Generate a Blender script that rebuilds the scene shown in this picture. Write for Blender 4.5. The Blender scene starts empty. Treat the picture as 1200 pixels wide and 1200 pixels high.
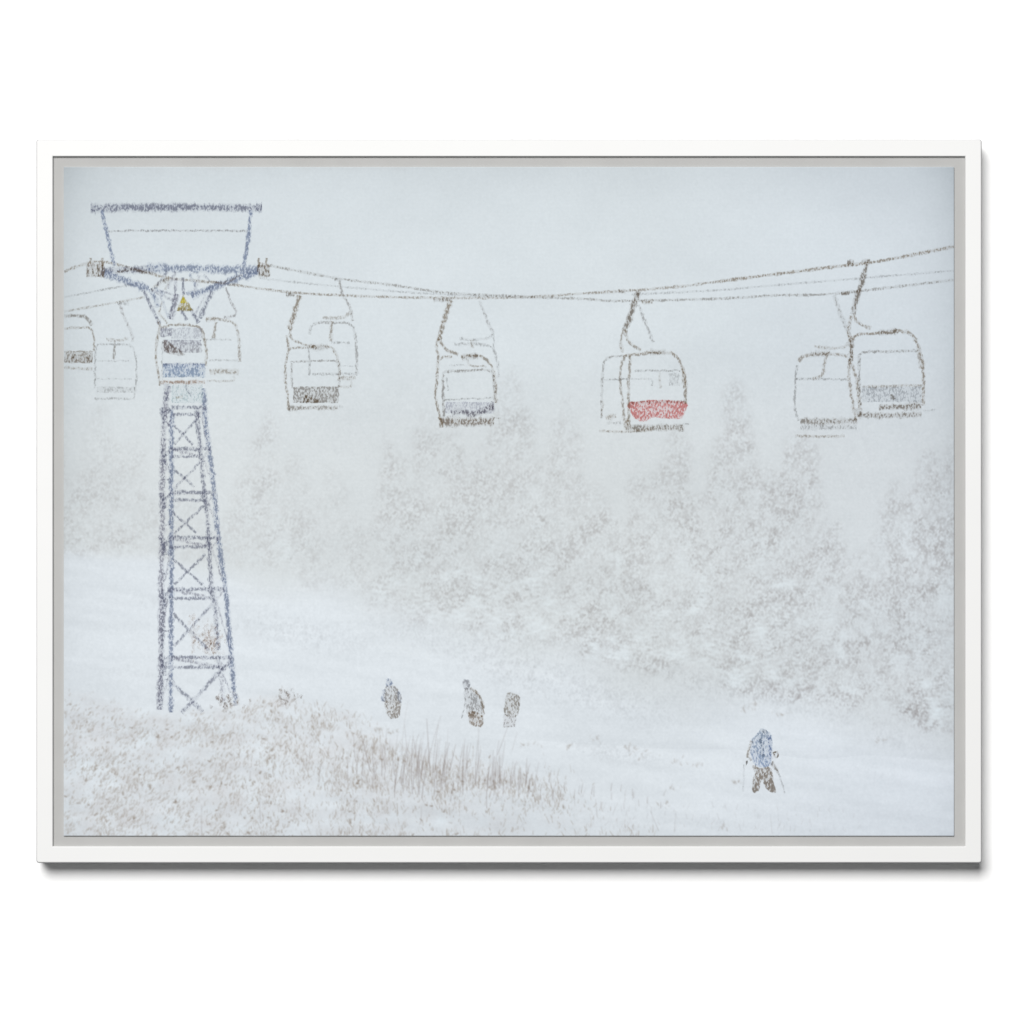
import bpy, math
import numpy as np

# ------------------------------------------------------------------ camera, world, lamp, exposure
sc = bpy.context.scene
MM = 0.001
FRONT = 0.038            # how far the frame stands off the wall (m); the wall is the plane y = 0
CZ = 1.5                 # height of the picture centre line above the floor
CAM_D = 5.0

def P(px, py, depth=FRONT):
    """millimetres on the wall (x right, y down from the top left of the view) -> a point `depth` in front of the wall"""
    return ((px-600)*MM, -depth, CZ-(py-600)*MM)

cd = bpy.data.cameras.new('camera'); cam = bpy.data.objects.new('camera', cd)
sc.collection.objects.link(cam); sc.camera = cam
cam.location = (0, -FRONT-CAM_D, CZ); cam.rotation_euler = (math.radians(90), 0, 0)
cd.sensor_width = 36; cd.lens = 36*CAM_D/1.2; cd.clip_end = 100

w = bpy.data.worlds.new('World'); sc.world = w; w.use_nodes = True
bg = w.node_tree.nodes['Background']; bg.inputs[0].default_value = (0.96, 0.98, 1.0, 1); bg.inputs[1].default_value = 0.11

LD = 16.0                # softbox up and to the left behind the camera
tx0, tx1, tz0, tz1 = -0.50, 0.03, 0.24, 0.76
ld = bpy.data.lights.new('softbox', 'AREA'); ld.shape = 'RECTANGLE'
ld.size = (tx1-tx0)*LD; ld.size_y = (tz1-tz0)*LD; ld.energy = 5060; ld.color = (1.0, 0.995, 0.985)
lo = bpy.data.objects.new('softbox', ld); sc.collection.objects.link(lo)
lo.location = ((tx0+tx1)/2*LD, -LD, CZ+(tz0+tz1)/2*LD); lo.rotation_euler = (math.radians(90), 0, 0)

sc.render.engine = 'CYCLES'
sc.view_settings.view_transform = 'Standard'; sc.view_settings.look = 'None'
sc.view_settings.exposure = 0; sc.view_settings.gamma = 1; sc.view_settings.use_curve_mapping = False
sc.cycles.transparent_max_bounces = 48; sc.cycles.max_bounces = 8; sc.cycles.diffuse_bounces = 6
GAIN = 1.185              # light on the picture / albedo: turns a colour seen under this lamp into ink

# ------------------------------------------------------------------ materials
def new_mat(name):
    m = bpy.data.materials.new(name); m.use_nodes = True
    return m, m.node_tree.nodes, m.node_tree.links, m.node_tree.nodes['Principled BSDF']

def plain(name, col, rough=0.6, var=0.02, scale=40, bump=0.0, bscale=300):
    m, n, l, b = new_mat(name)
    tc = n.new('ShaderNodeTexCoord'); no = n.new('ShaderNodeTexNoise'); no.inputs['Scale'].default_value = scale
    no.inputs['Detail'].default_value = 4
    r = n.new('ShaderNodeValToRGB'); r.color_ramp.elements[0].position = .3; r.color_ramp.elements[1].position = .7
    r.color_ramp.elements[0].color = (*[c*(1-var) for c in col], 1); r.color_ramp.elements[1].color = (*[min(1, c*(1+var)) for c in col], 1)
    l.new(tc.outputs['Object'], no.inputs['Vector']); l.new(no.outputs['Fac'], r.inputs['Fac']); l.new(r.outputs['Color'], b.inputs['Base Color'])
    b.inputs['Roughness'].default_value = rough; b.inputs['Specular IOR Level'].default_value = 0.25
    if bump:
        n2 = n.new('ShaderNodeTexNoise'); n2.inputs['Scale'].default_value = bscale; bp = n.new('ShaderNodeBump')
        bp.inputs['Strength'].default_value = bump; bp.inputs['Distance'].default_value = 0.0005
        l.new(tc.outputs['Object'], n2.inputs['Vector']); l.new(n2.outputs['Fac'], bp.inputs['Height']); l.new(bp.outputs['Normal'], b.inputs['Normal'])
    return m

M_wall = plain('white_wall_paint', (.90, .90, .90), .85, .004, 6, .1, 500)
M_frame = plain('white_lacquer', (.722, .722, .717), .45, .006, 14, .06, 200)
M_back = plain('grey_backing_board', (.408, .406, .399), .8, .03, 22, .1, 300)

def canvas_mat():
    m, n, l, b = new_mat('printed_canvas')
    a = n.new('ShaderNodeAttribute'); a.attribute_name = 'print'
    tc = n.new('ShaderNodeTexCoord')
    # woven cloth: two crossed sets of threads, ~1.6 mm apart
    h = []
    for d in ('X', 'Z'):
        wv = n.new('ShaderNodeTexWave'); wv.bands_direction = d; wv.inputs['Scale'].default_value = 200 ; wv.inputs['Distortion'].default_value = 1.2
        wv.inputs['Detail'].default_value = 1; l.new(tc.outputs['Object'], wv.inputs['Vector']); h.append(wv)
    ad = n.new('ShaderNodeMath'); ad.operation = 'ADD'; l.new(h[0].outputs['Fac'], ad.inputs[0]); l.new(h[1].outputs['Fac'], ad.inputs[1])
    bp = n.new('ShaderNodeBump'); bp.inputs['Strength'].default_value = .12; bp.inputs['Distance'].default_value = 0.0002
    l.new(ad.outputs[0], bp.inputs['Height']); l.new(bp.outputs['Normal'], b.inputs['Normal'])
    no = n.new('ShaderNodeTexNoise'); no.inputs['Scale'].default_value = 330; no.inputs['Detail'].default_value = 2
    l.new(tc.outputs['Object'], no.inputs['Vector'])
    mr = n.new('ShaderNodeMapRange'); mr.inputs['From Min'].default_value = .3; mr.inputs['From Max'].default_value = .7
    mr.inputs['To Min'].default_value = .985; mr.inputs['To Max'].default_value = 1.015; l.new(no.outputs['Fac'], mr.inputs['Value'])
    mx = n.new('ShaderNodeVectorMath'); mx.operation = 'SCALE'; l.new(a.outputs['Color'], mx.inputs[0]); l.new(mr.outputs[0], mx.inputs['Scale'])
    l.new(mx.outputs[0], b.inputs['Base Color']); b.inputs['Roughness'].default_value = .9; b.inputs['Specular IOR Level'].default_value = .1
    return m

def ink_mat(name, scale=560, seed=0, stretch=(1, 1, .55)):
    """printed ink broken up by the white flecks of the snowfall in the picture"""
    m, n, l, b = new_mat(name)
    out = n['Material Output']
    a = n.new('ShaderNodeAttribute'); a.attribute_name = 'print'
    tc = n.new('ShaderNodeTexCoord'); mp = n.new('ShaderNodeMapping')
    mp.inputs['Rotation'].default_value = (0, .45, 0); mp.inputs['Scale'].default_value = stretch; mp.inputs['Location'].default_value = (seed, 0, seed*.7)
    l.new(tc.outputs['Object'], mp.inputs['Vector'])
    def noise(sc_, det):
        t = n.new('ShaderNodeTexNoise'); t.inputs['Scale'].default_value = sc_; t.inputs['Detail'].default_value = det
        l.new(mp.outputs[0], t.inputs['Vector']); return t.outputs['Fac']
    def math_(op, x, y):
        t = n.new('ShaderNodeMath'); t.operation = op
        for i, v in enumerate((x, y)):
            if isinstance(v, (int, float)): t.inputs[i].default_value = v
            else: l.new(v, t.inputs[i])
        return t.outputs[0]
    n1, n2, n3 = noise(scale, 2.5), noise(scale*1.15, 1.5), noise(scale*.12, 2)
    # n2 shifted so that it does not repeat n1
    ink = a.outputs['Alpha']
    thr = math_('SUBTRACT', .60, math_('MULTIPLY', ink, .16))
    thr = math_('ADD', thr, math_('MULTIPLY', math_('SUBTRACT', n3, .5), -.38))
    d = math_('SUBTRACT', n1, thr)
    mr = n.new('ShaderNodeMapRange'); mr.interpolation_type = 'SMOOTHSTEP'
    mr.inputs['From Min'].default_value = -.13; mr.inputs['From Max'].default_value = .13; l.new(d, mr.inputs['Value'])
    al = math_('MULTIPLY', mr.outputs[0], math_('MULTIPLY', ink, .66))
    al = math_('MAXIMUM', al, math_('MULTIPLY', ink, .15))
    dark = n.new('ShaderNodeMix'); dark.data_type = 'RGBA'
    mr2 = n.new('ShaderNodeMapRange'); mr2.inputs['From Min'].default_value = .0; mr2.inputs['From Max'].default_value = .22; l.new(d, mr2.inputs['Value'])
    l.new(mr2.outputs[0], dark.inputs['Factor']); l.new(a.outputs['Color'], dark.inputs['A'])
    sc_ = n.new('ShaderNodeVectorMath'); sc_.operation = 'SCALE'; sc_.inputs['Scale'].default_value = .66; l.new(a.outputs['Color'], sc_.inputs[0])
    l.new(sc_.outputs[0], dark.inputs['B'])
    l.new(dark.outputs['Result'], b.inputs['Base Color']); b.inputs['Roughness'].default_value = .9; b.inputs['Specular IOR Level'].default_value = .1
    tr = n.new('ShaderNodeBsdfTransparent'); ms = n.new('ShaderNodeMixShader')
    l.new(al, ms.inputs[0]); l.new(tr.outputs[0], ms.inputs[1]); l.new(b.outputs[0], ms.inputs[2]); l.new(ms.outputs[0], out.inputs['Surface'])
    return m
M_canvas = canvas_mat(); M_ink = ink_mat('printed_ink')

def lin(c):
    c = np.asarray(c, float)/255
    return np.where(c <= .04045, c/12.92, ((c+.055)/1.055)**2.4)
def ink(c): return lin(c)/GAIN

# ------------------------------------------------------------------ objects
def empty(name, loc=(0, 0, 0), parent=None):
    o = bpy.data.objects.new(name, None); sc.collection.objects.link(o); o.location = loc
    if parent: link(o, parent)
    return o
def link(o, parent):
    o.parent = parent
def mesh(name, verts, faces, mat, parent=None, colors=None, smooth=False):
    me = bpy.data.meshes.new(name); me.from_pydata([tuple(v) for v in verts], [], faces); me.materials.append(mat)
    if colors is not None:
        at = me.color_attributes.new('print', 'FLOAT_COLOR', 'POINT'); at.data.foreach_set('color', np.asarray(colors, np.float32).ravel())
    if smooth: me.polygons.foreach_set('use_smooth', [True]*len(me.polygons))
    o = bpy.data.objects.new(name, me); sc.collection.objects.link(o)
    if parent: link(o, parent)
    return o

# the wall the picture hangs on
wv, wf = [], []
wall = mesh('wall', [(-6, 0, -3), (6, 0, -3), (6, 0, 8), (-6, 0, 8), (-6, .2, -3), (6, .2, -3), (6, .2, 8), (-6, .2, 8)],
            [(0, 1, 2, 3), (5, 4, 7, 6), (4, 0, 3, 7), (1, 5, 6, 2), (3, 2, 6, 7), (4, 5, 1, 0)], M_wall)
wall['kind'] = 'structure'; wall['label'] = 'plain bright white wall behind the framed picture'

pic = empty('framed_picture'); pic['category'] = 'framed picture'
pic['label'] = 'white floater frame round a pale canvas print of ski lift chairs in falling snow'

# frame: one closed profile swept round four mitred corners
LIP, PROUD = .0042, .0022
BK = FRONT-LIP           # front of the backing board
CV = BK+PROUD            # front of the canvas
OX0, OX1, OY0, OY1 = 42.4, 1150.6, 163.3, 1011.4
IX0, IX1, IY0, IY1 = 61.8, 1131.2, 183.2, 991.8
def frame_mesh():
    # (t, depth): t=0 outer edge .. 1 inner edge; insets are in mm
    prof = [(0, 0.0, 0), (0, 0.0, FRONT-.0016), (0, .8, FRONT-.0006), (0, 1.5, FRONT),
            (1, 1.0, FRONT), (1, .3, FRONT-.0003), (1, 0, FRONT-.001), (1, 0, BK-.006), (1, 0, 0)]
    R = 3.0; seg = 5
    V, F = [], []; K = len(prof); cols = 0
    for (sx, sy) in ((0, 0), (1, 0), (1, 1), (0, 1)):
        a0 = {(0, 0): 180, (1, 0): 270, (1, 1): 0, (0, 1): 90}[(sx, sy)]
        for s in range(seg+1):
            ang = math.radians(a0+90*s/seg); cx, cy = math.cos(ang), math.sin(ang)
            for (t, ins, dep) in prof:
                if t == 0:
                    r = R-ins*.6
                    X = (OX0+ins+r) if sx == 0 else (OX1-ins-r); Y = (OY0+ins+r) if sy == 0 else (OY1-ins-r)
                    V.append(P(X+cx*r, Y+cy*r, dep))
                else:
                    r = .25
                    X = (IX0-ins+r) if sx == 0 else (IX1+ins-r); Y = (IY0-ins+r) if sy == 0 else (IY1+ins-r)
                    V.append(P(X+cx*r, Y+cy*r, dep))
            cols += 1
    for c in range(cols):
        d = (c+1) % cols
        for k in range(K):
            kk = (k+1) % K
            F.append((c*K+k, d*K+k, d*K+kk, c*K+kk))
    return V, F
V, F = frame_mesh(); fr = mesh('frame', V, F, M_frame, pic)
fr.data.materials.append(plain('painted_edge_shade', (.33, .33, .34), .6, .15, 9))   # grey outline along the outer arris: edge shade put into the colour
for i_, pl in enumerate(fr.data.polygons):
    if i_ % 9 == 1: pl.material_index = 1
bv = [P(x, y, d) for d in (.002, BK) for (x, y) in ((IX0+.02, IY0+.02), (IX1-.02, IY0+.02), (IX1-.02, IY1-.02), (IX0+.02, IY1-.02))]
mesh('backing_board', bv, [(4, 7, 6, 5), (0, 1, 2, 3), (0, 4, 5, 1), (1, 5, 6, 2), (2, 6, 7, 3), (3, 7, 4, 0)], M_back, pic)

# ------------------------------------------------------------------ the print on the canvas: fog, forest, slope, dry grass
X0, X1, Y0, Y1 = 74.5, 1118.3, 195.6, 979.8
W, H = 1045, 785
rng = np.random.default_rng(7)
xs = np.linspace(X0, X1, W); ys = np.linspace(Y0, Y1, H)
gx, gy = np.meshgrid(xs, ys)

def blur(a, s, s2=None):
    s2 = s if s2 is None else s2
    fy = np.fft.fftfreq(a.shape[0])[:, None]; fx = np.fft.rfftfreq(a.shape[1])[None, :]
    return np.fft.irfft2(np.fft.rfft2(a)*np.exp(-2*np.pi**2*((fx*s)**2+(fy*s2)**2)), s=a.shape)
def field(s, s2=None):
    f = blur(rng.standard_normal((H, W)), s, s2); return (f-f.mean())/f.std()
def field_rot(s1, s2, ang):
    """noise drawn out along one direction (ang from the horizontal, rising to the right)"""
    fy = np.fft.fftfreq(H)[:, None]; fx = np.fft.rfftfreq(W)[None, :]; c_, s_ = math.cos(ang), math.sin(ang)
    u, v = fx*c_-fy*s_, fx*s_+fy*c_
    f = np.fft.irfft2(np.fft.rfft2(rng.standard_normal((H, W)))*np.exp(-2*np.pi**2*((u*s1)**2+(v*s2)**2)), s=(H, W)); return f/f.std()
def sm(a, lo_, hi_):
    t = np.clip((a-lo_)/(hi_-lo_), 0, 1); return t*t*(3-2*t)
def inter(x, pts): return np.interp(x, [p[0] for p in pts], [p[1] for p in pts])
def splat(buf, px, py, wgt):
    u = (px-X0)/(X1-X0)*(W-1); v = (py-Y0)/(Y1-Y0)*(H-1)
    i = np.floor(u).astype(int); j = np.floor(v).astype(int); fu, fv = u-i, v-j
    for di, dj, ww in ((0, 0, (1-fu)*(1-fv)), (1, 0, fu*(1-fv)), (0, 1, (1-fu)*fv), (1, 1, fu*fv)):
        ii, jj = i+di, j+dj; ok = (ii >= 0) & (ii < W) & (jj >= 0) & (jj < H)
        np.add.at(buf, (jj[ok], ii[ok]), (wgt*ww)[ok])
def strokes(buf, x, y, ang, length, wgt, n=10, curve=0):
    """soft short marks: x, y is the foot, ang measured from straight up (positive leans right)"""
    for k in range(n):
        t = (k+.5)/n; a = ang+curve*t
        splat(buf, x+np.sin(a)*length*t, y-np.cos(a)*length*t, wgt*(1.15-.6*t)*length/n)

# base tones of the print: sky, mist and snow
sky = np.array([209, 217, 222.]); snow = np.array([216, 223, 229.]); mist = np.array([209, 215, 218.])
slope = inter(gx, [(74, 645), (180, 652), (300, 668), (450, 712), (560, 735), (700, 770), (800, 795), (900, 815), (1000, 832), (1118, 850)])
kx = sm(gx, 180, 420); f_snow = sm((gy-slope+field(22)*(2+6*kx))/(.22+.78*kx), -30, 60)
base = sky*np.ones((H, W, 1))
fm = (sm(gy, 380, 560))[..., None]; base = base*(1-fm)+mist*fm
base = base*(1-f_snow[..., None])+snow*f_snow[..., None]
# low ridges, old tracks and drifts on the slope
ln = 868+inter(gx, [(560, -6), (700, 2), (860, 12), (1000, 20), (1118, 26)])+2.5*field(30, 30)
base += (f_snow*(field_rot(34, 3.5, -.14)*1.3+field_rot(12, 2.2, -.1)*.7))[..., None]
base += (sm(gx, 560, 680)*(2.2*np.exp(-np.clip(gy-ln, 0, None)/22)*(gy > ln)-2.4*np.exp(-np.clip(ln-gy, 0, None)/12)*(gy <= ln)))[..., None]
# far faint wood on the left and soft streaks in the fog
base += (field(60, 30)*1.2)[..., None]+(field(14, 9)*.55)[..., None]
base += (field(.7)*1.0+field(1.6)*.7)[..., None]*(.6+.4*sm(gy, 300, 520))[..., None]
# darker rim of the printed photograph
ex = np.minimum(gx-X0, X1-gx); ey = gy-Y0
vig = 17*np.exp(-ex/26)*(1-.55*sm(gy, 300, 900))+8*np.exp(-ey/34)+9*np.exp(-np.hypot(ex, ey)/110)+3.0*np.exp(-(Y1-gy)/30)
base -= vig[..., None]*np.array([1.0, 1.0, 1.0])
rgt = sm(gx, 700, 1118)[..., None]; base += rgt*np.array([-1.5, -1., 1.2])

# forest: every conifer a stack of drooping, snow-laden boughs half lost in the snowfall
dens = np.zeros((H, W)); white = np.zeros((H, W))
trees = [ # x, top y, foot y, half width, strength
 (120, 470, 650, 34, .42), (160, 510, 652, 30, .34), (95, 545, 648, 26, .46), (215, 540, 655, 34, .24), (310, 475, 655, 30, .50), (345, 530, 668, 34, .44),
 (285, 545, 662, 26, .38), (390, 545, 690, 34, .36), (418, 600, 700, 26, .36),
 (452, 500, 712, 20, .62), (470, 530, 715, 30, .60), (500, 470, 725, 36, .55), (532, 500, 730, 36, .66), (565, 520, 740, 40, .70), (600, 428, 745, 44, .62),
 (628, 540, 750, 34, .72), (662, 458, 755, 40, .66), (700, 560, 768, 36, .74), (718, 600, 772, 30, .8), (750, 540, 778, 36, .7), (790, 500, 785, 46, .74), (815, 590, 792, 36, .82),
 (862, 440, 800, 50, .80), (900, 540, 808, 40, .9), (938, 500, 815, 48, .85), (975, 600, 820, 38, .85), (1012, 640, 828, 34, .75), (1050, 560, 835, 44, .85),
 (1092, 520, 845, 52, .95), (1122, 500, 852, 40, .9)]
order = sorted(trees, key=lambda t_: t_[4])                      # faint far ones first, near strong ones over them
mass = np.zeros((H, W)); wob1, wob2, wob3 = field(16, 10), field(5, 4), field(3, 3)
for (tx, ty, by, hw, st) in order:
    t = (gy-ty)/(by-ty); tc = np.clip(t, 0, 1)
    tier = 14+12*tc
    ax = gx-tx-2.2*wob1
    dr = .55+.5*tc                                               # boughs hang down outwards
    ph = (gy-dr*np.abs(ax)+3.2*wob2+2.5*wob1+tx*3.1)/tier
    saw = ph-np.floor(ph)                                        # 0 just under the snow pad .. 1 at the next one
    half = hw*(.12+1.1*tc**.62)*(.80+.30*(1-saw)+.12*wob2)
    env = sm(half-np.abs(ax), -3, 5+7*tc)*sm(t, -.01, .05)*(t < 1.02)
    dark = np.clip(1.2-1.35*saw+.35*wob3, 0, 1.3)               # shaded needles below each pad
    dark = .2+.8*dark
    vis = st*(.66+.40*tc)
    mass = np.maximum(mass, env*st*(.55+.45*sm(t, 0, .25)))
    dens = dens*(1-env*(.30+.35*tc))+env*vis*dark*.62
    white += env*np.clip(saw-.55+.12*wob2, 0, .45)*1.3*vis

dens = .74*blur(mass, 3.5)+.58*dens; dens = blur(dens, 1.3, 1.3); white = blur(white, 1.3, 1.2); print('DENS', np.percentile(dens[dens > .01], (50, 90, 99)), np.percentile(white[white > .01], (50, 90)))
clump = .5+.5*np.tanh(field_rot(13, 5, .75)*.95+field_rot(6, 2.6, .6)*.55+field_rot(7, 3, 2.4)*.35)
fine = .6*field_rot(1.3, .7, 1.0)+.8*field(.8, .95); fine2 = field(2.2, 2.6)
cut = 1-sm(gy-slope+field(9)*9, -16, 34)
dens = np.clip(dens, 0, 1.25)*cut
wood = dens*(.85*clump+.55)*np.clip(1-white*1.4, .2, 1)
shade = wood*(15+9.5*np.clip(fine+.2*fine2, -1.4, 1.9))
base -= np.clip(shade, -6, 60)[..., None]*np.array([.86, 1.0, 1.06])
base += (np.clip(white, 0, 1.5)*cut*np.clip(dens*2, 0, 1)*14)[..., None]*np.array([.8, 1, 1.1])
# haze of brush below the wood and on the far slope
brush = np.zeros((H, W))
for (bx, by, sx_, sy_, a) in ((350, 742, 80, 18, .7), (300, 700, 60, 10, .2), (640, 800, 90, 24, .6), (590, 770, 80, 20, .5), (740, 830, 60, 22, .5), (480, 740, 70, 16, .4), (820, 800, 100, 20, .4), (700, 880, 40, 10, .5), (745, 885, 35, 10, .5),
                              (1060, 870, 60, 14, .4), (940, 830, 90, 14, .4), (130, 735, 40, 10, .2), (170, 705, 24, 8, .3), (1030, 905, 40, 8, .25), (160, 790, 60, 14, .3)):
    brush += a*np.exp(-((gx-bx)/sx_)**2-((gy-by-(gx-bx)*.18)/sy_)**2)
base -= (brush*np.clip(4+6*fine+3*fine2, -2, 26))[..., None]*np.array([.95, 1.02, 1.05])

# dry grass and twigs in front: thousands of short brown marks through the snow cover
top = inter(gx[0], [(74, 806), (120, 815), (185, 832), (240, 828), (275, 818), (337, 806), (352, 820), (400, 826), (440, 845), (470, 868), (520, 878), (600, 896), (640, 912), (700, 944), (760, 965), (800, 985)])
def top_at(x): return np.interp(x, gx[0], top)
N = 52000
x = 74+rng.random(N)*730; y = 800+rng.random(N)*190
pf = blur(rng.standard_normal((H, W)), 11, 8); pf /= pf.std(); pf2 = blur(rng.standard_normal((H, W)), 3.5, 3.5); pf2 /= pf2.std()
def look(f, x, y): return f[np.clip(((y-Y0)).astype(int), 0, H-1), np.clip((x-X0).astype(int), 0, W-1)]
dn = sm(y-top_at(x), -4, 30)*(1.0-.55*sm(x, 420, 700))
dn *= .22+.78*sm(look(pf, x, y)+.7*look(pf2, x, y), -1.1, 1.1)
for (cx, cy, rx, ry, k) in ((225, 884, 55, 11, .75), (300, 950, 70, 14, .55), (500, 962, 150, 14, .85), (640, 968, 90, 16, .7), (345, 862, 60, 10, .4), (390, 872, 40, 10, .6), (110, 870, 40, 14, .3), (560, 945, 60, 6, .4)):
    dn *= 1-k*np.exp(-((x-cx)/rx)**2-((y-cy)/ry)**2)
band = np.exp(-((y-(905+(x-450)*.11))/18)**2)*sm(x, 300, 380)*(1-sm(x, 640, 700))
dn = np.clip(dn+band*.30, 0, 1)
keep = rng.random(N) < dn*.85
x, y, dnk = x[keep], y[keep], dn[keep]
gr = np.zeros((H, W)); lean = .55-.5*sm(x, 200, 420)
strokes(gr, x, y, lean+.35*rng.standard_normal(len(x)), rng.uniform(2.0, 5.5, len(x))*(1+.8*sm(x, 300, 420)*(rng.random(len(x)) < .3)), rng.uniform(.0, .62, len(x))**1.9, 9)
# light snow-covered blades between them
wh = np.zeros((H, W)); q = rng.permutation(len(x))[:len(x)//4]
strokes(wh, x[q]+3, y[q]+2, lean[q]+.3*rng.standard_normal(len(q)), rng.uniform(3, 9, len(q)), .14+0*q, 7)
# clotted seed heads
hv = np.zeros((H, W)); k = rng.random(len(x)) < .016
strokes(hv, x[k], y[k], rng.uniform(-1.5, 1.5, k.sum()), rng.uniform(1.5, 4.5, k.sum()), rng.uniform(.25, 1.0, k.sum()), 5)
# tall stems in the middle
n = 95
x = np.concatenate([rng.normal(510, 70, n), rng.normal(470, 26, 30), rng.uniform(640, 780, 26), rng.normal(590, 28, 40)])
foot = 912+(x-450)*.10+rng.normal(0, 9, len(x)); L = np.abs(rng.normal(30, 17, len(x)))*np.exp(-((x-500)/120)**2)+8
tall = np.zeros((H, W))
strokes(tall, x, foot, rng.normal(.02, .09, len(x)), L, rng.uniform(.12, .48, len(x)), 46, .08)
for (sx_, sy_, ex_, ey_, a) in ((434, 904, 425, 868, .5), (427, 866, 424, 874, .4), (504, 905, 500, 842, .42), (527, 903, 534, 872, .45), (560, 900, 561, 846, .22), (583, 885, 595, 852, .3), (588, 900, 592, 868, .25),
                                (452, 905, 446, 870, .3), (490, 900, 484, 862, .3), (510, 902, 513, 866, .3), (546, 904, 552, 870, .25), (478, 893, 474, 848, .2), (600, 880, 606, 858, .15), (236, 978, 236, 942, .3), (305, 965, 304, 930, .3), (493, 966, 494, 945, .3),
                                (700, 958, 698, 936, .25), (718, 955, 724, 940, .15), (790, 976, 792, 950, .15), (905, 978, 903, 955, .14), (772, 974, 762, 950, .2)):
    L_ = math.hypot(ex_-sx_, ey_-sy_); a_ = math.atan2(ex_-sx_, sy_-ey_)
    strokes(tall, np.array([sx_*1.]), np.array([sy_*1.]), a_, np.array([L_]), np.array([a*1.3]), 70)
# few loose tufts on the right of the foreground
n = 260; x = rng.uniform(690, 1010, n); y = 975-rng.random(n)**1.6*30; k = rng.random(n) < .5
strokes(tall, x[k], y[k], rng.normal(.1, .3, k.sum()), rng.uniform(3, 9, k.sum()), rng.uniform(.04, .2, k.sum()), 8)
for (cx, cy, s) in ((737, 876, 5), (742, 880, 6), (760, 888, 7), (795, 893, 6), (815, 898, 4), (860, 918, 5), (664, 875, 4), (620, 874, 6), (700, 868, 5), (852, 970, 5), (885, 826, 4), (780, 944, 6), (450, 857, 5), (462, 858, 4), (442, 856, 3), (918, 838, 5), (1035, 870, 5), (873, 833, 6), (790, 925, 4)):
    strokes(hv, cx+rng.normal(0, s, 9), cy+rng.normal(0, s*.4, 9), rng.uniform(-1, 1, 9), rng.uniform(2, 5, 9), rng.uniform(.05, .3, 9), 5)
def over(img, amt, col):
    a = (1-np.exp(-amt))[..., None]; return img*(1-a)+np.array(col)*a
gmask = (blur((gy > top[None, :]+6).astype(float), 5)*(1-.8*sm(gx, 430, 700)))
base -= (gmask*(5.0+2.6*field(6, 4)))[..., None]*np.array([.7, 1, 1.15])
base = over(base, blur(gr, .38)*1.55, (150, 139, 128))
base = over(base, blur(wh, .6)*1.0, (220, 227, 234))
base = over(base, blur(hv, .6)*1.3, (118, 102, 88))
base = over(base, blur(tall, .38)*.8, (128, 116, 112))
# snowflakes crossing everything
sf = np.zeros((H, W)); n = 5200
strokes(sf, rng.uniform(74, 1118, n), rng.uniform(470, 980, n), rng.normal(.5, .2, n), rng.uniform(1.5, 4, n), rng.uniform(.04, .22, n), 4)
base = over(base, blur(sf, .7), (219, 227, 233))
alb = ink(np.clip(base, 0, 255))

verts = np.empty((H*W, 3), np.float32)
verts[:, 0] = ((gx-600)*MM).ravel(); verts[:, 1] = -CV; verts[:, 2] = (CZ-(gy-600)*MM).ravel()
ii, jj = np.meshgrid(np.arange(W-1), np.arange(H-1)); a = (jj*W+ii).ravel()
quads = np.stack([a, a+W, a+W+1, a+1], 1)
# wrapped edges: the border rows folded back to the board
ring = np.concatenate([np.arange(W), (np.arange(1, H)*W+W-1), ((H-1)*W+np.arange(W-2, -1, -1)), (np.arange(H-2, 0, -1)*W)])
back = verts[ring].copy(); back[:, 1] = -BK+.0002
nb = len(verts); r2 = np.roll(ring, -1); bidx = nb+np.arange(len(ring)); b2 = np.roll(bidx, -1)
verts = np.concatenate([verts, back]); quads = np.concatenate([quads, np.stack([ring, r2, b2, bidx], 1)])
col = np.ones((len(verts), 4), np.float32); col[:nb, :3] = alb.reshape(-1, 3); col[nb:, :3] = alb.reshape(-1, 3)[ring]
me = bpy.data.meshes.new('canvas'); me.vertices.add(len(verts)); me.vertices.foreach_set('co', verts.ravel())
me.loops.add(len(quads)*4); me.loops.foreach_set('vertex_index', quads.ravel().astype(np.int32))
me.polygons.add(len(quads)); me.polygons.foreach_set('loop_start', np.arange(len(quads), dtype=np.int32)*4); me.polygons.foreach_set('loop_total', np.full(len(quads), 4, np.int32))
me.update(calc_edges=True); me.materials.append(M_canvas)
at = me.color_attributes.new('print', 'FLOAT_COLOR', 'POINT'); at.data.foreach_set('color', col.ravel())
canvas = bpy.data.objects.new('canvas', me); sc.collection.objects.link(canvas); link(canvas, pic)
canvas['label'] = 'pale printed canvas with snowy forest, slope and dry grass fading in falling snow'

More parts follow.
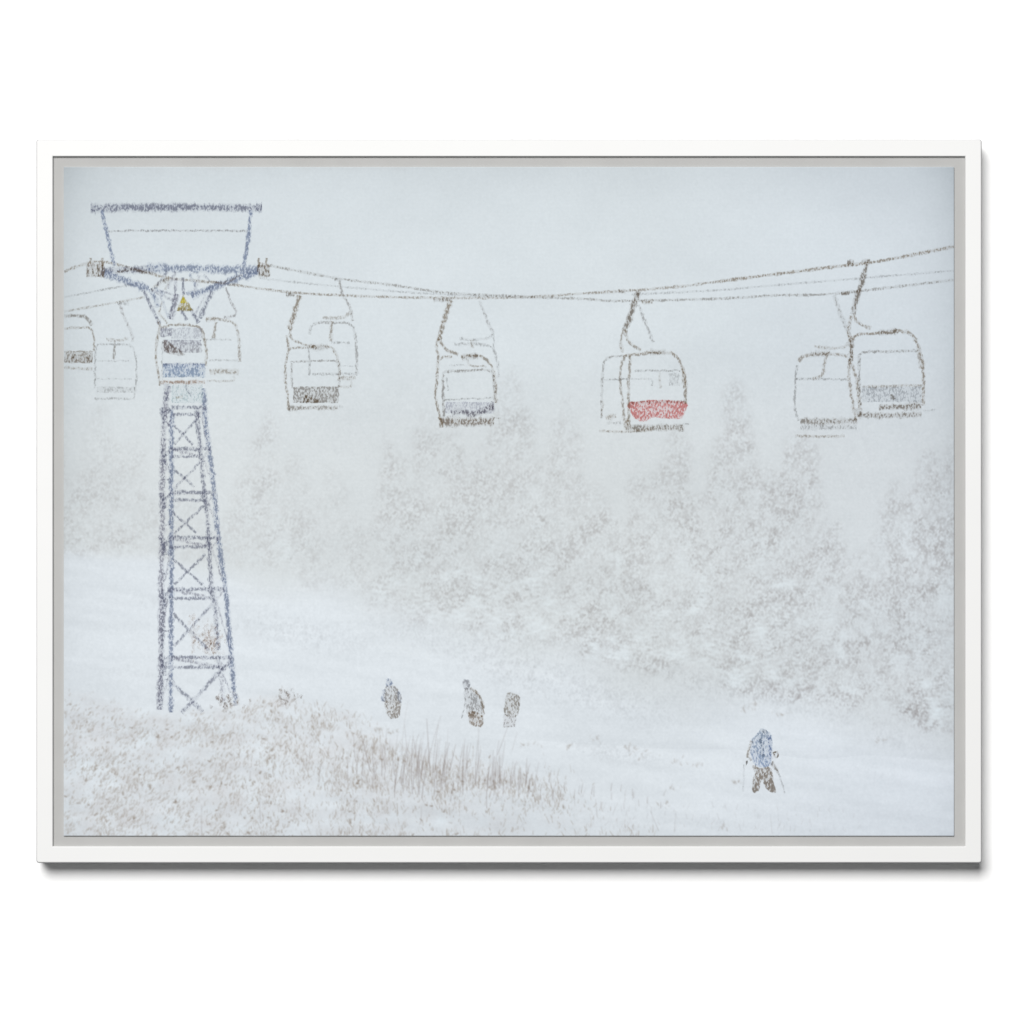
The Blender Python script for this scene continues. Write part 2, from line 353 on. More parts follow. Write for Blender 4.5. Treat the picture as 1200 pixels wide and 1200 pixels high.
# ------------------------------------------------------------------ figures printed over it, each an inked shape of its own
LEVEL = [0]
def fine_line(pts, step=3):
    """Catmull-Rom through the points"""
    p = [np.array(q, float) for q in pts]
    if len(p) == 2:
        d = np.linalg.norm(p[1]-p[0]); n_ = max(2, int(d/step)); return [p[0]+(p[1]-p[0])*t/n_ for t in range(n_+1)]
    p = [2*p[0]-p[1]]+p+[2*p[-1]-p[-2]]; out = []
    for i in range(1, len(p)-2):
        n_ = max(2, int(np.linalg.norm(p[i+1]-p[i])/step))
        for k in range(n_):
            t = k/n_
            out.append(.5*((2*p[i])+(-p[i-1]+p[i+1])*t+(2*p[i-1]-5*p[i]+4*p[i+1]-p[i+2])*t*t+(-p[i-1]+3*p[i]-3*p[i+1]+p[i+2])*t**3))
    out.append(p[-2]); return out
class Ink:
    def __init__(s): s.v, s.f, s.c = [], [], []
    def depth(s):
        LEVEL[0] += 1; return CV+.00008+(LEVEL[0] % 60)*.000006
    def line(s, pts, wd, col, a=1.0, wob=.7, curve=True):
        d = s.depth(); c = ink(col); q = fine_line(pts) if curve else fine_line(pts[:2]) if len(pts) == 2 else [np.array(z, float) for z in pts]
        n0 = len(s.v); off = (-1.05, -.34, .34, 1.05)
        for i, p in enumerate(q):
            t = q[min(i+1, len(q)-1)]-q[max(i-1, 0)]; t = t/(np.linalg.norm(t)+1e-9); nn = np.array([-t[1], t[0]])
            j = rng.normal(0, wob)*.5; ww = wd*rng.uniform(.7, 1.25)
            for k, o in enumerate(off):
                r = p+nn*(o*ww+j); r = (min(max(r[0], X0+.3), X1-.3), r[1])
                s.v.append(P(r[0], r[1], d)); s.c.append((*c, 0 if k in (0, 3) else a))
        for i in range(len(q)-1):
            for k in range(3):
                b0 = n0+i*4+k; s.f.append((b0, b0+1, b0+5, b0+4))
        return s
    def fill(s, pts, col, a=.8, col2=None, soft=1.4):
        """inked patch, soft at its rim; col2 = tone at its foot"""
        d = s.depth(); pts = np.array(pts, float); cen = pts.mean(0); ytop, ybot = pts[:, 1].min(), pts[:, 1].max()
        if len(pts) >= 5:                                        # rounded outline
            m_ = len(pts); sp = []
            for i in range(m_):
                a0, a1, a2, a3 = pts[i-1], pts[i], pts[(i+1) % m_], pts[(i+2) % m_]
                for t in (0, .33, .66): sp.append(.5*(2*a1+(-a0+a2)*t+(2*a0-5*a1+4*a2-a3)*t*t+(-a0+3*a1-3*a2+a3)*t**3))
            pts = np.array(sp)
        # densify rim
        rim = []
        for i in range(len(pts)):
            p, q = pts[i], pts[(i+1) % len(pts)]; n_ = max(1, int(np.linalg.norm(q-p)/3))
            rim += [p+(q-p)*k/n_ for k in range(n_)]
        rim = np.array(rim)+rng.normal(0, .35, (len(rim), 2)); m = len(rim)
        tang = np.roll(rim, -1, 0)-np.roll(rim, 1, 0); nr = np.stack([tang[:, 1], -tang[:, 0]], 1); nr /= np.linalg.norm(nr, axis=1)[:, None]+1e-9
        area = np.sum(rim[:, 0]*np.roll(rim[:, 1], -1)-np.roll(rim[:, 0], -1)*rim[:, 1])
        if area < 0: nr = -nr
        n0 = len(s.v)
        for ring_, al in ((rim+nr*soft*.6, 0), (rim-nr*soft*.4, a)):
            for p in ring_:
                tt = (p[1]-ytop)/(ybot-ytop+1e-6); cc = np.array(col, float)*(1-tt)+np.array(col2 if col2 is not None else col, float)*tt
                s.v.append(P(min(max(p[0], X0+.3), X1-.3), p[1], d)); s.c.append((*ink(cc), al))
        for i in range(m):
            j = (i+1) % m; s.f.append((n0+i, n0+j, n0+m+j, n0+m+i))
        s.f.append(tuple(n0+m+i for i in range(m)))
        return s
    def rect(s, x0, y0, x1, y1, col, a=.8, col2=None): return s.fill([(x0, y0), (x1, y0), (x1, y1), (x0, y1)], col, a, col2, 1.0)
    def build(s, name, parent, label=None):
        o = mesh(name, s.v, s.f, M_ink, parent, s.c)
        if label: o['label'] = label
        return o
def motif(name, label, group=None):
    o = empty(name, (0, 0, 0), pic); o['label'] = label
    if group: o['group'] = group
    return o

BR = (146, 126, 98); DB = (112, 91, 62); GR = (156, 156, 156); LG = (176, 178, 180); BL = (138, 153, 184); NV = (132, 137, 160); PU = (144, 144, 165)
OR = (158, 115, 76)

# ---- cables
cb = motif('lift_cable', 'thin grey printed haul cables sagging across the whole print')
I = Ink()
for pts, wd, a in (([(75, 318), (103, 308), (122, 307), (150, 313), (200, 326), (262, 332), (347, 343), (460, 348), (563, 349), (630, 347.5), (680, 344), (730, 341), (793, 336), (840, 330)], 2.3, .64),):
    I.line(pts, wd, BR, a, .2)
I.line([(840, 330), (910, 321), (990, 311), (1030, 306), (1118, 289)], 2.7, BR, .78, .2)
I.build('front_cable', cb)
I = Ink(); I.line([(316, 311), (395, 326), (460, 334), (523, 343), (600, 347), (680, 350), (727, 352.5), (840, 350), (910, 346), (976, 344), (1118, 328)], 2.3, (146, 138, 128), .6, .2); I.build('rear_cable', cb)
I = Ink(); I.line([(75, 348), (145, 335), (160, 333)], 1.8, GR, .5, .2); I.line([(75, 365), (120, 357), (170, 348)], 2.0, BR, .45, .2)
I.line([(304, 326), (370, 333), (460, 341), (520, 345), (620, 349)], 1.8, GR, .42, .2); I.line([(740, 345), (840, 340), (910, 334), (1118, 317)], 1.9, GR, .42, .2)
I.build('far_cable', cb)

# ---- tower
tw = motif('lattice_tower', 'blue grey lattice lift tower with a wide crossarm, left of the print')
I = Ink()
I.line([(106, 244), (160, 243), (250, 243), (307, 244)], 6.0, NV, .95, .5); I.line([(106, 244), (112, 244)], 8, NV, .8); I.line([(300, 243), (307, 243)], 7, NV, .8)
I.build('top_beam', tw)
I = Ink(); I.line([(119, 246), (127, 282), (134, 311)], 3.4, BL, 1.0); I.build('upright', tw)
I = Ink(); I.line([(294, 246), (290, 282), (286, 312)], 3.2, BL, 1.0); I.build('upright', tw)
I = Ink(); I.line([(124, 270.5), (205, 270), (290, 270.5)], 1.8, (140, 136, 138), .55); I.build('stay_wire', tw)
I = Ink(); I.line([(119, 317), (140, 316), (160, 316), (180, 315)], 5.5, NV, .82); I.line([(172, 314), (240, 315), (304, 317)], 6.8, BL, .9)
I.line([(118, 319), (132, 323), (150, 330), (174, 338)], 6, BL, .92); I.line([(304, 319), (275, 327), (252, 336), (224, 347)], 5.5, BL, .92)
I.line([(135, 320), (152, 316), (180, 320)], 2.5, DB, .6); I.line([(250, 330), (262, 331), (284, 322)], 2, BR, .45)
I.build('crossarm', tw)
for x0, x1, tx in ((101, 122, (106, 120)), (302, 316, (303, 312))):
    I = Ink(); I.rect(x0, 308, x1, 325, (160, 142, 126), .5)
    for t in tx: I.line([(t, 302), (t, 312)], 2, BR, .7)
    for t in np.linspace(x0+1, x1-2, 4): I.line([(t, 310), (t+1, 324)], 2.4, DB, .7)
    I.build('sheave', tw, 'small brown bank of sheaves at the end of the crossarm')
I = Ink()
for a_, b_, wd, c_, al in (((167.5, 340), (187, 380), 3.2, NV, .85), ((176, 338), (186, 360), 4, BL, .85), ((248, 341), (234, 373), 4, NV, .85), ((207, 344), (200, 374), 4, PU, .8), ((203, 352), (199, 374), 2, NV, .6), ((211, 362), (219, 375), 3, NV, .8), ((223, 362), (233, 378), 3.2, NV, .85),
                 ((214, 325), (215, 346), 2.4, NV, .85), ((192, 327), (177, 341), 3, DB, .6), ((190, 330), (200, 327), 3, DB, .5), ((198, 326), (194, 340), 2, BR, .5), ((206, 326), (205, 345), 2.4, PU, .65), ((178, 340), (204, 352), 2.6, PU, .6), ((181, 337), (192, 345), 3, BL, .7), ((218, 344), (250, 336), 3, BL, .6), ((222, 326), (244, 332), 2, DB, .35), ((185, 340), (210, 347), 2, PU, .5), ((196, 318), (184, 334), 2.4, NV, .55), ((206, 318), (196, 338), 2.4, PU, .6), ((222, 320), (232, 343), 2.6, BL, .6), ((234, 322), (226, 346), 2.2, PU, .5), ((246, 330), (238, 322), 2.4, NV, .5), ((188, 345), (197, 372), 2.2, BL, .5), ((241, 344), (228, 370), 2, PU, .5)):
    I.line([a_, b_], wd, c_, al)
I.build('head_strut', tw)
I = Ink(); I.fill([(215, 345), (226, 364), (206, 364)], (176, 160, 76), .85); I.fill([(215, 348), (219, 355), (211, 355)], (228, 214, 60), 1.0); I.line([(208, 362), (224, 363)], 2.5, DB, .6); I.build('warning_sign', tw, 'small yellow triangular sign under the crossarm')
legs = (([(195.6, 450), (193, 481), (191, 527), (190, 580), (190, 630), (188.5, 692), (188.5, 762), (186.5, 832)], 4.6, PU, .8, 'leg'),
        ([(201, 480), (200.6, 560), (200.6, 660), (200.4, 760), (200, 835)], 4.0, BL, .95, 'leg'),
        ([(230, 481), (234, 520), (239, 571), (241, 587), (244, 624), (247.5, 685), (251, 704), (255.6, 762)], 3.8, NV, .85, 'leg'),
        ([(238, 455), (241, 496), (247.5, 546), (252, 590), (256, 634), (264, 690), (270, 760), (276, 827)], 4.0, BL, .95, 'leg'))
for pts, wd, c_, al, nm in legs:
    I = Ink(); I.line(pts, wd, c_, al)
    if c_ == NV: I.line([(257, 775), (259, 790), (262, 822)], 4, PU, .45)
    if wd == 4.6: I.line([(191, 700), (188.5, 832)], 3.5, NV, .6); I.line([(197, 452), (194, 470)], 4, NV, .8)
    I.build(nm, tw)
for (xa, xb, ya, yb, xc) in ((200, 242, 477.5, 485.6, 232), (199, 247, 526, 535, 234), (199, 253, 577, 586, 239), (196, 258, 630, 640.6, 244), (196, 264, 690.6, 701, 248), (192, 273, 770.6, 782, 257)):
    I = Ink(); I.line([(xa, ya), ((xa+xb)/2, ya), (xb, ya)], 3.2, NV, .8); I.line([(xa+2, yb), ((xa+xc)/2, yb), (xc, yb)], 2.8, NV, .75)
    I.line([(190, yb+1), (200, ya+2)], 3.4, NV, .7); I.line([(189, ya), (193, yb+10)], 4, NV, .75); I.line([(xb-12, yb+5), (xb-1, ya)], 2.2, PU, .5)
    I.line([(xc-2, ya), (xc+2, yb+4)], 3.6, NV, .7)
    if ya > 500 and ya not in (577,): I.line([(203, ya+1), (xc-3, yb-1)], 2.6, PU, .6)
    I.build('girder', tw)
for a_, b_, c2, d2, wd in (((204, 499), (226, 521), (230, 491), (204, 521), 2.2), ((204, 550), (227.5, 570.6), (235, 541), (204, 572.5), 2.2), ((201, 600), (230, 624), (239, 592.5), (204, 625), 2.2),
                       ((202.5, 655), (237.5, 685), (241, 649), (204, 685), 2.3), ((202.5, 719), (245, 762.5), (249, 707.5), (204, 757.5), 2.8), ((201, 799), (237.5, 834), (269, 775), (212.5, 835.6), 3.6)):
    I = Ink(); I.line([a_, b_], wd, NV, .72); I.line([c2, d2], wd, NV, .72); I.build('cross_brace', tw)
for a_, b_ in (((236, 488), (243, 520)), ((239, 540), (245, 556)), ((243, 588), (250, 606)), ((249, 645), (263, 686)), ((254, 706), (270, 760)), ((261, 790), (270, 812)), ((192, 482), (199, 500)), ((192, 505), (200, 492)), ((191, 538), (199, 552)), ((196, 702), (191, 735)), ((199, 648), (193, 680)), ((199, 785), (191, 815))): I = Ink(); I.line([a_, b_], 1.8, PU, .55); I.build('side_brace', tw)
for y_ in (515, 562, 615, 672.5, 739, 797): I = Ink(); I.line([(191, y_), (200, y_)], 1.5, NV, .6); I.build('rung', tw)
I = Ink(); I.rect(201, 451, 238, 472, (184, 205, 210), .5, (178, 208, 214)); I.line([(206, 466), (214, 465)], 2, (200, 170, 130), .4); I.line([(217, 452), (224, 464)], 2.5, PU, .5); I.build('panel', tw, 'pale teal panel on the mast under the lift chair')

# ---- chairs
G = 'lift chairs printed along the cable'
def chair(label, bits):
    o = motif('lift_chair', label, G)
    for (nm, fn) in bits:
        I = Ink(); fn(I); I.build(nm, o)
    return o
chair('lift chair cut off by the left edge of the canvas, with a brown seat', [
 ('bar_frame', lambda I: (I.line([(75, 370), (92, 370), (101, 372), (108, 381)], 2.6, DB, .62), I.line([(75, 384.5), (95, 384), (106, 385), (110, 397), (110, 412)], 2, BR, .6), I.line([(111, 435), (111, 452)], 1.6, GR, .45))),
 ('seat', lambda I: (I.rect(75, 411, 108.5, 425, (150, 136, 118), .72, (134, 114, 92)), I.rect(84, 415, 90, 424, DB, .6), I.rect(100, 414, 108, 424, DB, .5), I.line([(75, 431), (108, 432)], 2.6, BR, .52)))])
chair('faint lift chair second from the left edge of the canvas, almost white', [
 ('hanger', lambda I: (I.line([(137, 355), (151, 355.5)], 3, GR, .5), I.line([(140, 355), (145, 371), (154, 390), (155.5, 400)], 2.4, (150, 140, 138), .55), I.line([(124, 397), (137, 399), (150, 397)], 2.4, BR, .42), I.line([(134.5, 399), (134, 410), (132.5, 421)], 2.2, DB, .55))),
 ('bar_frame', lambda I: (I.line([(111, 455), (111, 425), (112.5, 407), (118, 403), (135, 403.5), (150, 404), (156, 408), (159.5, 425), (159.5, 448), (157, 468)], 1.8, GR, .5), I.line([(114, 423), (151, 423)], 1.4, GR, .4), I.line([(113, 444), (155, 444)], 1.3, LG, .35))),
 ('seat', lambda I: (I.rect(113, 453, 158, 460, GR, .42), I.line([(110, 467), (154, 467)], 2, GR, .5)))])
chair('faint lift chair behind the tower head, to the right of the front chair', [
 ('hanger', lambda I: (I.line([(264, 337), (270, 352), (276.5, 367), (271, 371), (262, 372)], 2.2, (150, 142, 142), .58), I.line([(253, 377), (252, 386), (250, 396)], 2.6, BR, .6))),
 ('bar_frame', lambda I: (I.line([(241, 373), (255, 374), (266, 376), (275, 380), (280, 400), (280.5, 424)], 2.4, BR, .58), I.line([(241, 376), (254, 373)], 3, BR, .4), I.line([(236, 397.5), (271, 398)], 1.5, GR, .42), I.line([(244, 422), (279, 422)], 1.8, GR, .4))),
 ('seat', lambda I: (I.line([(245, 436), (262, 435), (280, 436)], 4.2, BR, .58), I.line([(242, 446), (273, 446), (273, 440)], 1.8, BR, .42)))])
chair('lift chair in front of the tower mast, with blue panel and two dark riders', [
 ('hanger', lambda I: (I.line([(190, 353), (187, 367), (196, 379)], 1.9, BR, .6),)),
 ('bar_frame', lambda I: (I.line([(185, 374), (187, 384), (183.5, 400), (182.5, 417), (185, 436), (187.5, 452)], 2.2, BR, .72), I.line([(187, 384), (204, 380.5), (230, 382), (237, 389), (241, 407), (241.5, 429)], 2.2, BR, .66), I.line([(190, 445), (189.5, 400)], 1.4, GR, .5))),
 ('rider', lambda I: (I.rect(188, 384, 201, 394, PU, .74), I.rect(201, 384, 236, 397, (176, 178, 194), .42), I.rect(191, 398, 236, 413, (134, 132, 156), .58, (118, 108, 124)), I.fill([(191, 398), (202, 404), (216, 415), (206, 416), (193, 411)], (110, 88, 74), .72))),
 ('seat', lambda I: (I.rect(191, 426, 240.5, 442, (112, 138, 184), .78, (130, 160, 196)), I.line([(191, 426.5), (240, 426)], 2, NV, .5), I.line([(188, 448), (215, 448), (240, 447.5)], 3.2, OR, .75)))])
chair('faint lift chair behind the brown seated one, right of the tower', [
 ('hanger', lambda I: (I.line([(392, 327), (400, 328)], 3, GR, .7), I.line([(397, 328), (402, 345), (410, 361), (413, 376)], 2.6, (150, 142, 136), .62), I.line([(412, 364), (404, 371), (390, 373), (378, 372)], 2.6, BR, .45), I.line([(389, 376), (387, 400)], 3, BR, .62))),
 ('bar_frame', lambda I: (I.line([(362, 392), (365, 382), (373, 378), (390, 378), (408, 379), (415, 388), (418, 417), (418, 440)], 2.3, (145, 140, 136), .58), I.line([(361, 408), (363, 425), (362, 440)], 1.8, GR, .55), I.line([(388, 401), (410, 402)], 1.9, GR, .5), I.line([(398, 429), (418, 429)], 1.3, LG, .4))),
 ('seat', lambda I: (I.line([(366, 438.5), (417, 438)], 2.2, GR, .55), I.line([(399, 443), (417, 443)], 3.4, BR, .5), I.line([(396, 453), (411, 453), (411, 446)], 2, BR, .45)))])
chair('lift chair with a dark brown flecked seat, first on the right of the tower', [
 ('hanger', lambda I: (I.line([(335, 345), (345, 345)], 3, DB, .7), I.line([(351, 346), (344.5, 368), (339, 386)], 4.0, BR, .78), I.line([(339, 385), (342, 397), (352, 402), (367, 406)], 2.2, BR, .6))),
 ('bar_frame', lambda I: (I.line([(336, 393), (338, 410), (335, 427), (334, 443), (337, 463), (338, 481)], 2.1, BR, .66), I.line([(340, 408), (360, 407), (383, 406), (390, 409), (394, 417), (397.5, 434), (397.5, 446)], 2.2, BR, .64), I.line([(360, 406), (372, 407), (384, 406)], 4.2, DB, .6), I.line([(342, 455), (342, 427), (345, 424), (393, 423), (397, 430), (397.5, 453)], 1.8, (142, 136, 130), .58))),
 ('seat', lambda I: (I.rect(343.5, 453, 397, 472, (140, 131, 122), .74), I.fill([(356, 462), (372, 468), (376, 472), (356, 472)], DB, .8), I.line([(338, 478.5), (365, 478), (396, 478)], 3.4, DB, .62), I.line([(397, 476), (402, 476)], 2, GR, .4)))])
chair('faint empty bar of a lift chair behind the lilac seated chair', [
 ('hanger', lambda I: (I.line([(562, 352), (570, 374), (578, 390)], 2.4, (155, 150, 148), .56), I.line([(578, 390), (573, 396), (552, 398), (538, 397)], 2.2, GR, .48))),
 ('bar_frame', lambda I: (I.line([(532, 403), (555, 403), (574, 406), (580, 414), (583, 428), (584, 442)], 2.3, GR, .5), I.line([(578, 390), (579, 408)], 1.5, GR, .45), I.line([(553, 398), (553, 408)], 3, BR, .5), I.line([(526, 428), (545, 428)], 1.4, LG, .4)))])
chair('lift chair with a dark lilac seat at the middle of the cable', [
 ('hanger', lambda I: (I.line([(508, 351.5), (519, 351.5), (530, 350)], 3.4, DB, .72), I.line([(528, 352), (520, 377), (514, 398)], 4.0, BR, .8), I.line([(515, 397), (520, 407), (527, 412), (537, 415)], 2.6, BR, .68))),
 ('bar_frame', lambda I: (I.line([(514, 397), (511.5, 404), (513, 416), (512, 445), (510, 462), (513, 478), (516, 492)], 2.3, BR, .72), I.line([(513, 424), (518, 419), (530, 418)], 2.2, BR, .6), I.line([(540, 418), (552, 417), (566, 418.5), (575, 428), (580, 443), (581, 472)], 2.4, BR, .7), I.line([(541, 419), (560, 417)], 4.5, DB, .6), I.line([(548, 421), (550, 428), (570, 429.5)], 1.8, BR, .5),
                            I.line([(520, 488), (519, 445), (522, 436), (548, 434.5), (573, 434), (578, 442), (580, 470)], 2.2, (135, 125, 116), .64), I.line([(521, 468.5), (578, 466)], 1.5, GR, .5), I.line([(523, 442), (525, 458)], 1.5, GR, .4))),
 ('seat', lambda I: (I.rect(522, 471, 579, 484, (168, 170, 192), .5), I.line([(529, 485), (541, 482), (552, 486), (566, 482), (578, 476)], 5, (92, 84, 104), .78), I.line([(577, 470), (578, 482)], 3, (92, 84, 104), .7), I.line([(515, 493), (530, 494.5), (550, 494), (579, 494)], 6.4, (118, 92, 60), .80), I.line([(577, 490), (587, 490)], 1.5, DB, .5), I.line([(515, 488), (518, 501)], 3, BR, .7)))])
chair('faint lift chair behind and left of the red seated chair', [
 ('hanger', lambda I: (I.line([(752, 353.5), (765, 353.5)], 3, BR, .6), I.line([(748, 357), (754, 372), (760, 387), (766, 401)], 2.6, (152, 148, 146), .52))),
 ('bar_frame', lambda I: (I.line([(705, 490), (705.5, 450), (707.5, 427), (713, 419), (730, 416.5)], 2.0, (145, 140, 134), .6), I.line([(732, 418), (728, 430), (727, 453), (729.5, 470), (731, 490)], 2.2, BR, .62), I.line([(707, 444.5), (735, 444), (763, 444.5), (764, 452)], 1.6, GR, .5), I.line([(707, 470), (705, 488)], 1.6, BR, .5))),
 ('seat', lambda I: (I.line([(710, 490), (722, 487)], 4, BR, .6), I.line([(711, 495.5), (728, 495)], 2.4, GR, .55), I.line([(702, 505), (735, 505.5), (764, 504)], 2.2, BR, .6)))])
chair('lift chair with a bright red seat on the right half of the print', [
 ('hanger', lambda I: (I.line([(724, 341), (733, 341)], 3.2, DB, .75), I.line([(748, 341), (743, 355), (737, 374), (732, 388)], 4.2, DB, .82), I.line([(732, 386), (735, 398), (741, 404), (751, 410)], 2.6, BR, .64), I.line([(732, 386), (728, 396), (729, 413)], 2.6, BR, .62))),
 ('bar_frame', lambda I: (I.line([(737, 498), (736.5, 450), (738.5, 425), (738, 417)], 2.4, BR, .66), I.line([(730, 417), (745, 415.5), (765, 413), (782, 413.5), (792, 417), (799, 428), (803, 447), (803.5, 473)], 2.5, BR, .74), I.line([(762, 413), (780, 413)], 4.4, DB, .62), I.line([(743, 434.5), (797, 434)], 1.7, GR, .6), I.line([(773, 435), (774, 455)], 2.2, BR, .45), I.rect(784, 437, 796, 452, LG, .4), I.line([(800, 432), (803, 455)], 3.2, BR, .6))),
 ('seat', lambda I: (I.fill([(738, 471), (802, 470.5), (800, 487), (795, 491), (768, 489), (757, 493), (749, 493), (743, 488)], (222, 98, 92), .84), I.line([(739, 472), (770, 471), (802, 471)], 2.4, (150, 96, 84), .55), I.line([(765, 472), (766, 488)], 2.4, (240, 205, 208), .9))),
 ('footrest', lambda I: (I.line([(733, 501), (750, 502), (770, 501), (800, 500.5)], 4.8, DB, .74), I.line([(733, 490), (736, 503)], 5, BR, .7), I.line([(799, 498), (800, 506)], 2.5, DB, .6), I.line([(800, 497), (808, 497)], 1.5, GR, .5)))])
chair('lift chair with a white seat back, left one of the pair near the right edge', [
 ('hanger', lambda I: (I.line([(986, 344), (996, 344)], 3.4, DB, .75), I.line([(977, 346), (984, 366), (992, 384), (996, 395)], 3.2, (145, 138, 130), .56), I.line([(996, 398), (990, 406), (975, 408), (954, 406)], 2.8, BR, .52), I.line([(969, 416), (966, 428), (963, 440), (952, 444)], 2.6, BR, .6))),
 ('bar_frame', lambda I: (I.line([(936, 424), (941, 418), (955, 415.5), (970, 414), (994, 417)], 2.8, BR, .62), I.line([(950, 415), (973, 414)], 4.4, DB, .45), I.line([(934, 428), (932, 450), (932, 480), (936, 493)], 2.2, GR, .55), I.line([(932, 444), (960, 444), (993, 444.5)], 2, GR, .52), I.line([(996, 420), (995, 445), (999, 470), (1003, 492)], 2.6, BR, .64))),
 ('seat', lambda I: (I.line([(938, 493.5), (970, 494), (1005, 493)], 5.0, DB, .68), I.line([(938, 501), (1004, 500.5)], 4, GR, .55), I.line([(932, 511), (960, 511.5), (990, 511)], 2.2, BR, .55)))])
chair('lift chair with a grey seat nearest the right edge of the canvas', [
 ('hanger', lambda I: (I.line([(993, 308), (1001, 308)], 4.6, DB, .78), I.line([(1010, 306), (1020, 305)], 3, DB, .7), I.line([(1017, 307), (1010, 330), (1002.5, 355), (1000, 368)], 4.0, DB, .84), I.line([(1000, 367), (1004, 376), (1011, 381), (1021, 384.5)], 2.8, BR, .68))),
 ('bar_frame', lambda I: (I.line([(998, 370), (994, 390), (998, 400), (998, 425), (1004, 445), (1008, 480)], 2.8, BR, .68), I.line([(998, 396), (997, 424)], 4, DB, .55), I.line([(1000, 398), (1006, 392), (1034, 390), (1052, 388), (1067, 391), (1076, 405), (1082, 430), (1082, 475)], 2.9, BR, .72), I.line([(1030, 390), (1052, 388)], 4.4, DB, .55), I.line([(1008, 475), (1007, 425), (1011, 413), (1040, 412), (1076, 411)], 2.3, (140, 134, 126), .6), I.line([(1076, 405), (1079, 432)], 3, BR, .5))),
 ('seat', lambda I: (I.rect(1010, 453, 1080, 471, (166, 172, 180), .58), I.line([(1010, 453), (1080, 451.5)], 2.2, BR, .5), I.line([(1044, 462), (1048, 468)], 3, DB, .5), I.line([(1030, 477), (1050, 477), (1080, 476)], 4.8, DB, .80), I.line([(1005, 486), (1040, 487), (1080, 485.5)], 4.4, DB, .74), I.line([(1004, 478), (1009, 486)], 5, DB, .6), I.line([(1082, 481), (1096, 480)], 1.8, GR, .45)))])

# ---- skiers and shrubs
GP = 'skiers printed on the snow slope'
def person(label, bits, nm='person'):
    o = motif(nm, label, GP if nm == 'person' else None)
    for (n_, fn) in bits: I = Ink(); fn(I); I.build(n_, o)
person('skier in brown with a pale blue head, leftmost of the three on the slope', [
 ('head', lambda I: I.fill([(453, 796), (458, 796), (460, 801), (457, 805), (453, 804)], (120, 140, 176), .8)),
 ('jacket', lambda I: (I.fill([(453, 804), (462, 804), (468, 811), (469, 822), (450, 823), (449, 812)], (152, 146, 142), .74, (146, 134, 122)), I.line([(450, 808), (449, 822)], 3, (150, 165, 196), .7), I.line([(467, 810), (469, 824)], 2.5, (150, 165, 190), .6))),
 ('trousers', lambda I: I.fill([(451, 823), (469, 822), (468, 838), (463, 841), (455, 840)], (144, 128, 110), .76))])
person('bending skier with grey jacket and brown trousers, middle of the three', [
 ('head', lambda I: I.fill([(542, 797), (547, 796), (551, 801), (549, 808), (543, 807)], (128, 128, 138), .7)),
 ('jacket', lambda I: (I.fill([(544, 808), (551, 806), (559, 812), (566, 826), (565, 836), (549, 838), (545, 824)], (160, 160, 162), .66, (140, 134, 130)), I.line([(551, 806), (560, 814), (566, 828), (564, 842)], 2.6, BR, .75))),
 ('trousers', lambda I: I.fill([(549, 833), (565, 838), (565, 851), (559, 851), (551, 848)], (146, 122, 94), .8)),
 ('ski_pole', lambda I: I.line([(545, 825), (541, 842)], 1.4, GR, .5))])
person('skier in brown with a square outline and no visible head, right of the three', [
 ('jacket', lambda I: I.fill([(594, 812), (599, 812), (609, 817), (608, 832), (604, 840), (591, 838), (592, 822)], (142, 130, 112), .8)),
 ('trousers', lambda I: I.fill([(590, 837), (605, 839), (604, 852), (590, 852)], (158, 148, 144), .62))])
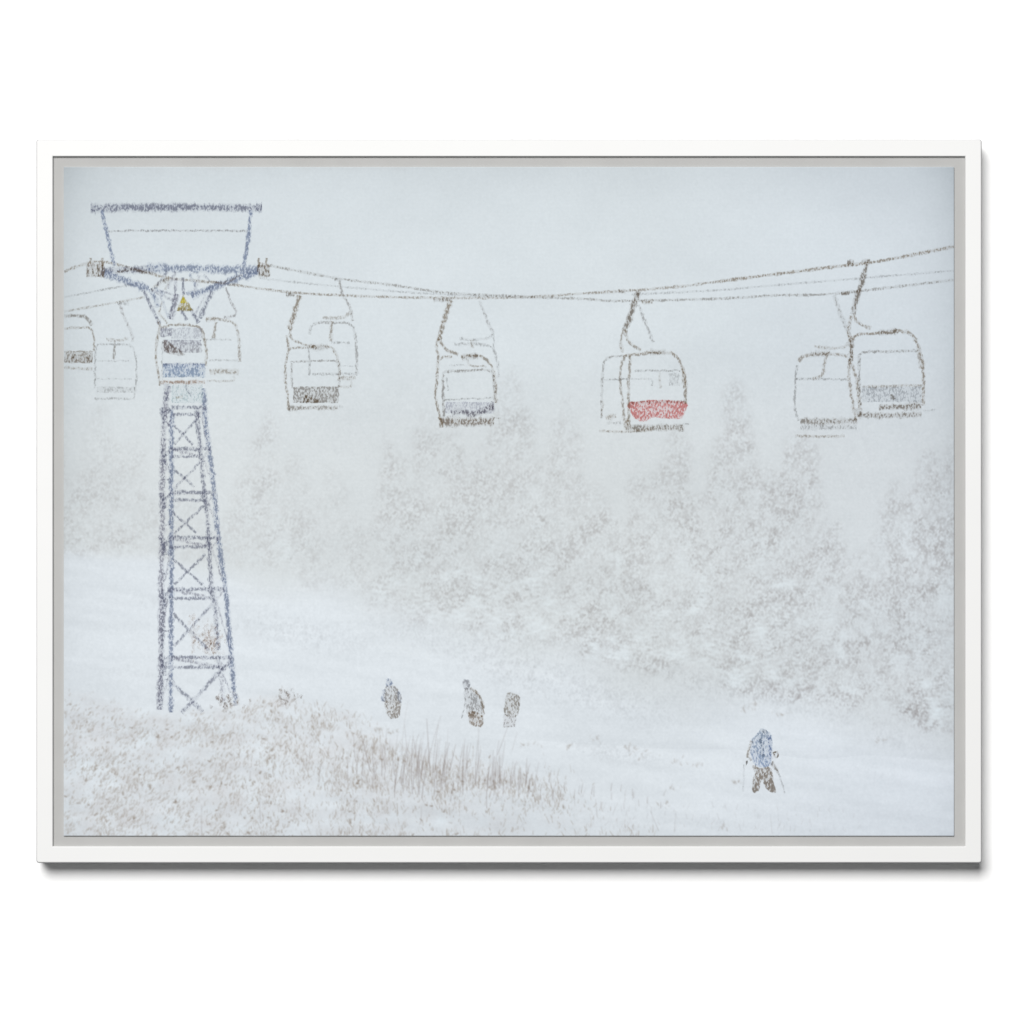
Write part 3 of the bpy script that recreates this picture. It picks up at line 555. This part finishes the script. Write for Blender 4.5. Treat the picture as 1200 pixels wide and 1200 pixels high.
person('skier in a blue jacket and brown trousers with two poles, alone at lower right', [
 ('jacket', lambda I: (I.fill([(891, 855), (896, 855), (904, 862), (904.5, 890), (902, 898), (890, 899), (881, 890), (880, 868), (885, 862)], (128, 152, 180), .8, (130, 160, 205)), I.line([(893, 856), (898, 858)], 3, (90, 95, 105), .7), I.line([(889, 865), (894, 875), (893, 885)], 3, (84, 100, 124), .5), I.line([(884, 882), (893, 884), (901, 890)], 2.4, (84, 100, 124), .5), I.line([(902, 862), (903, 890)], 3.5, (104, 128, 178), .7))),
 ('trousers', lambda I: I.fill([(882, 897), (892, 900), (903, 899), (906.5, 915), (909.5, 928.5), (902, 927.5), (896, 921), (893, 914), (889, 927), (882, 927.5), (882.5, 912), (885, 906)], (132, 112, 88), .88)),
 ('sleeve', lambda I: (I.line([(880.5, 868), (878, 880), (876, 888)], 2.6, BR, .7), I.line([(878, 888), (881, 891)], 3, DB, .6), I.line([(904, 893), (909, 900), (911.5, 906)], 2.8, DB, .75))),
 ('glove', lambda I: I.fill([(873.5, 892), (876, 891), (876.5, 895), (874, 897)], (92, 84, 76), .95)),
 ('glove', lambda I: I.line([(909.5, 881), (912, 884), (910.5, 887.5), (907.5, 886.5), (907, 882.5), (909.5, 881)], 1.7, DB, .9)),
 ('ski_pole', lambda I: I.line([(872.5, 896), (871.5, 912), (871, 928)], 1.5, GR, .45)),
 ('ski_pole', lambda I: I.line([(912, 906), (916, 918), (919.5, 930)], 1.7, GR, .48))])
SH = (170, 154, 140)
def tuft(label, blobs, col=SH, a=.5):
    I = Ink()
    for (cx, cy, rx, ry, n_) in blobs:
        for _ in range(n_):
            x_, y_ = rng.normal(0, .42), rng.normal(0, .42); L_ = rng.uniform(3, 7); g_ = rng.normal(0, .6)
            x_, y_ = cx+x_*rx, cy+y_*ry
            I.line([(x_, y_), (x_+L_*math.sin(g_), y_-L_*math.cos(g_))], rng.uniform(1.4, 2.6), np.array(col)+rng.normal(0, 10), a*rng.uniform(.6, 1.2))
    I.build('shrub', pic, label)
tuft('tan snow covered shrub seen through the tower legs', [(242, 748, 15, 22, 80), (250, 756, 12, 16, 44), (225, 730, 4, 12, 12), (226, 754, 4, 16, 22)], (196, 178, 166), .42)
tuft('brownish shrub at the right foot of the tower', [(264, 826, 20, 12, 38)], (166, 154, 146))
tuft('small pointed shrub in the grass between tower and skiers', [(337, 824, 16, 10, 26), (337, 815, 7, 10, 10)], (166, 154, 146))
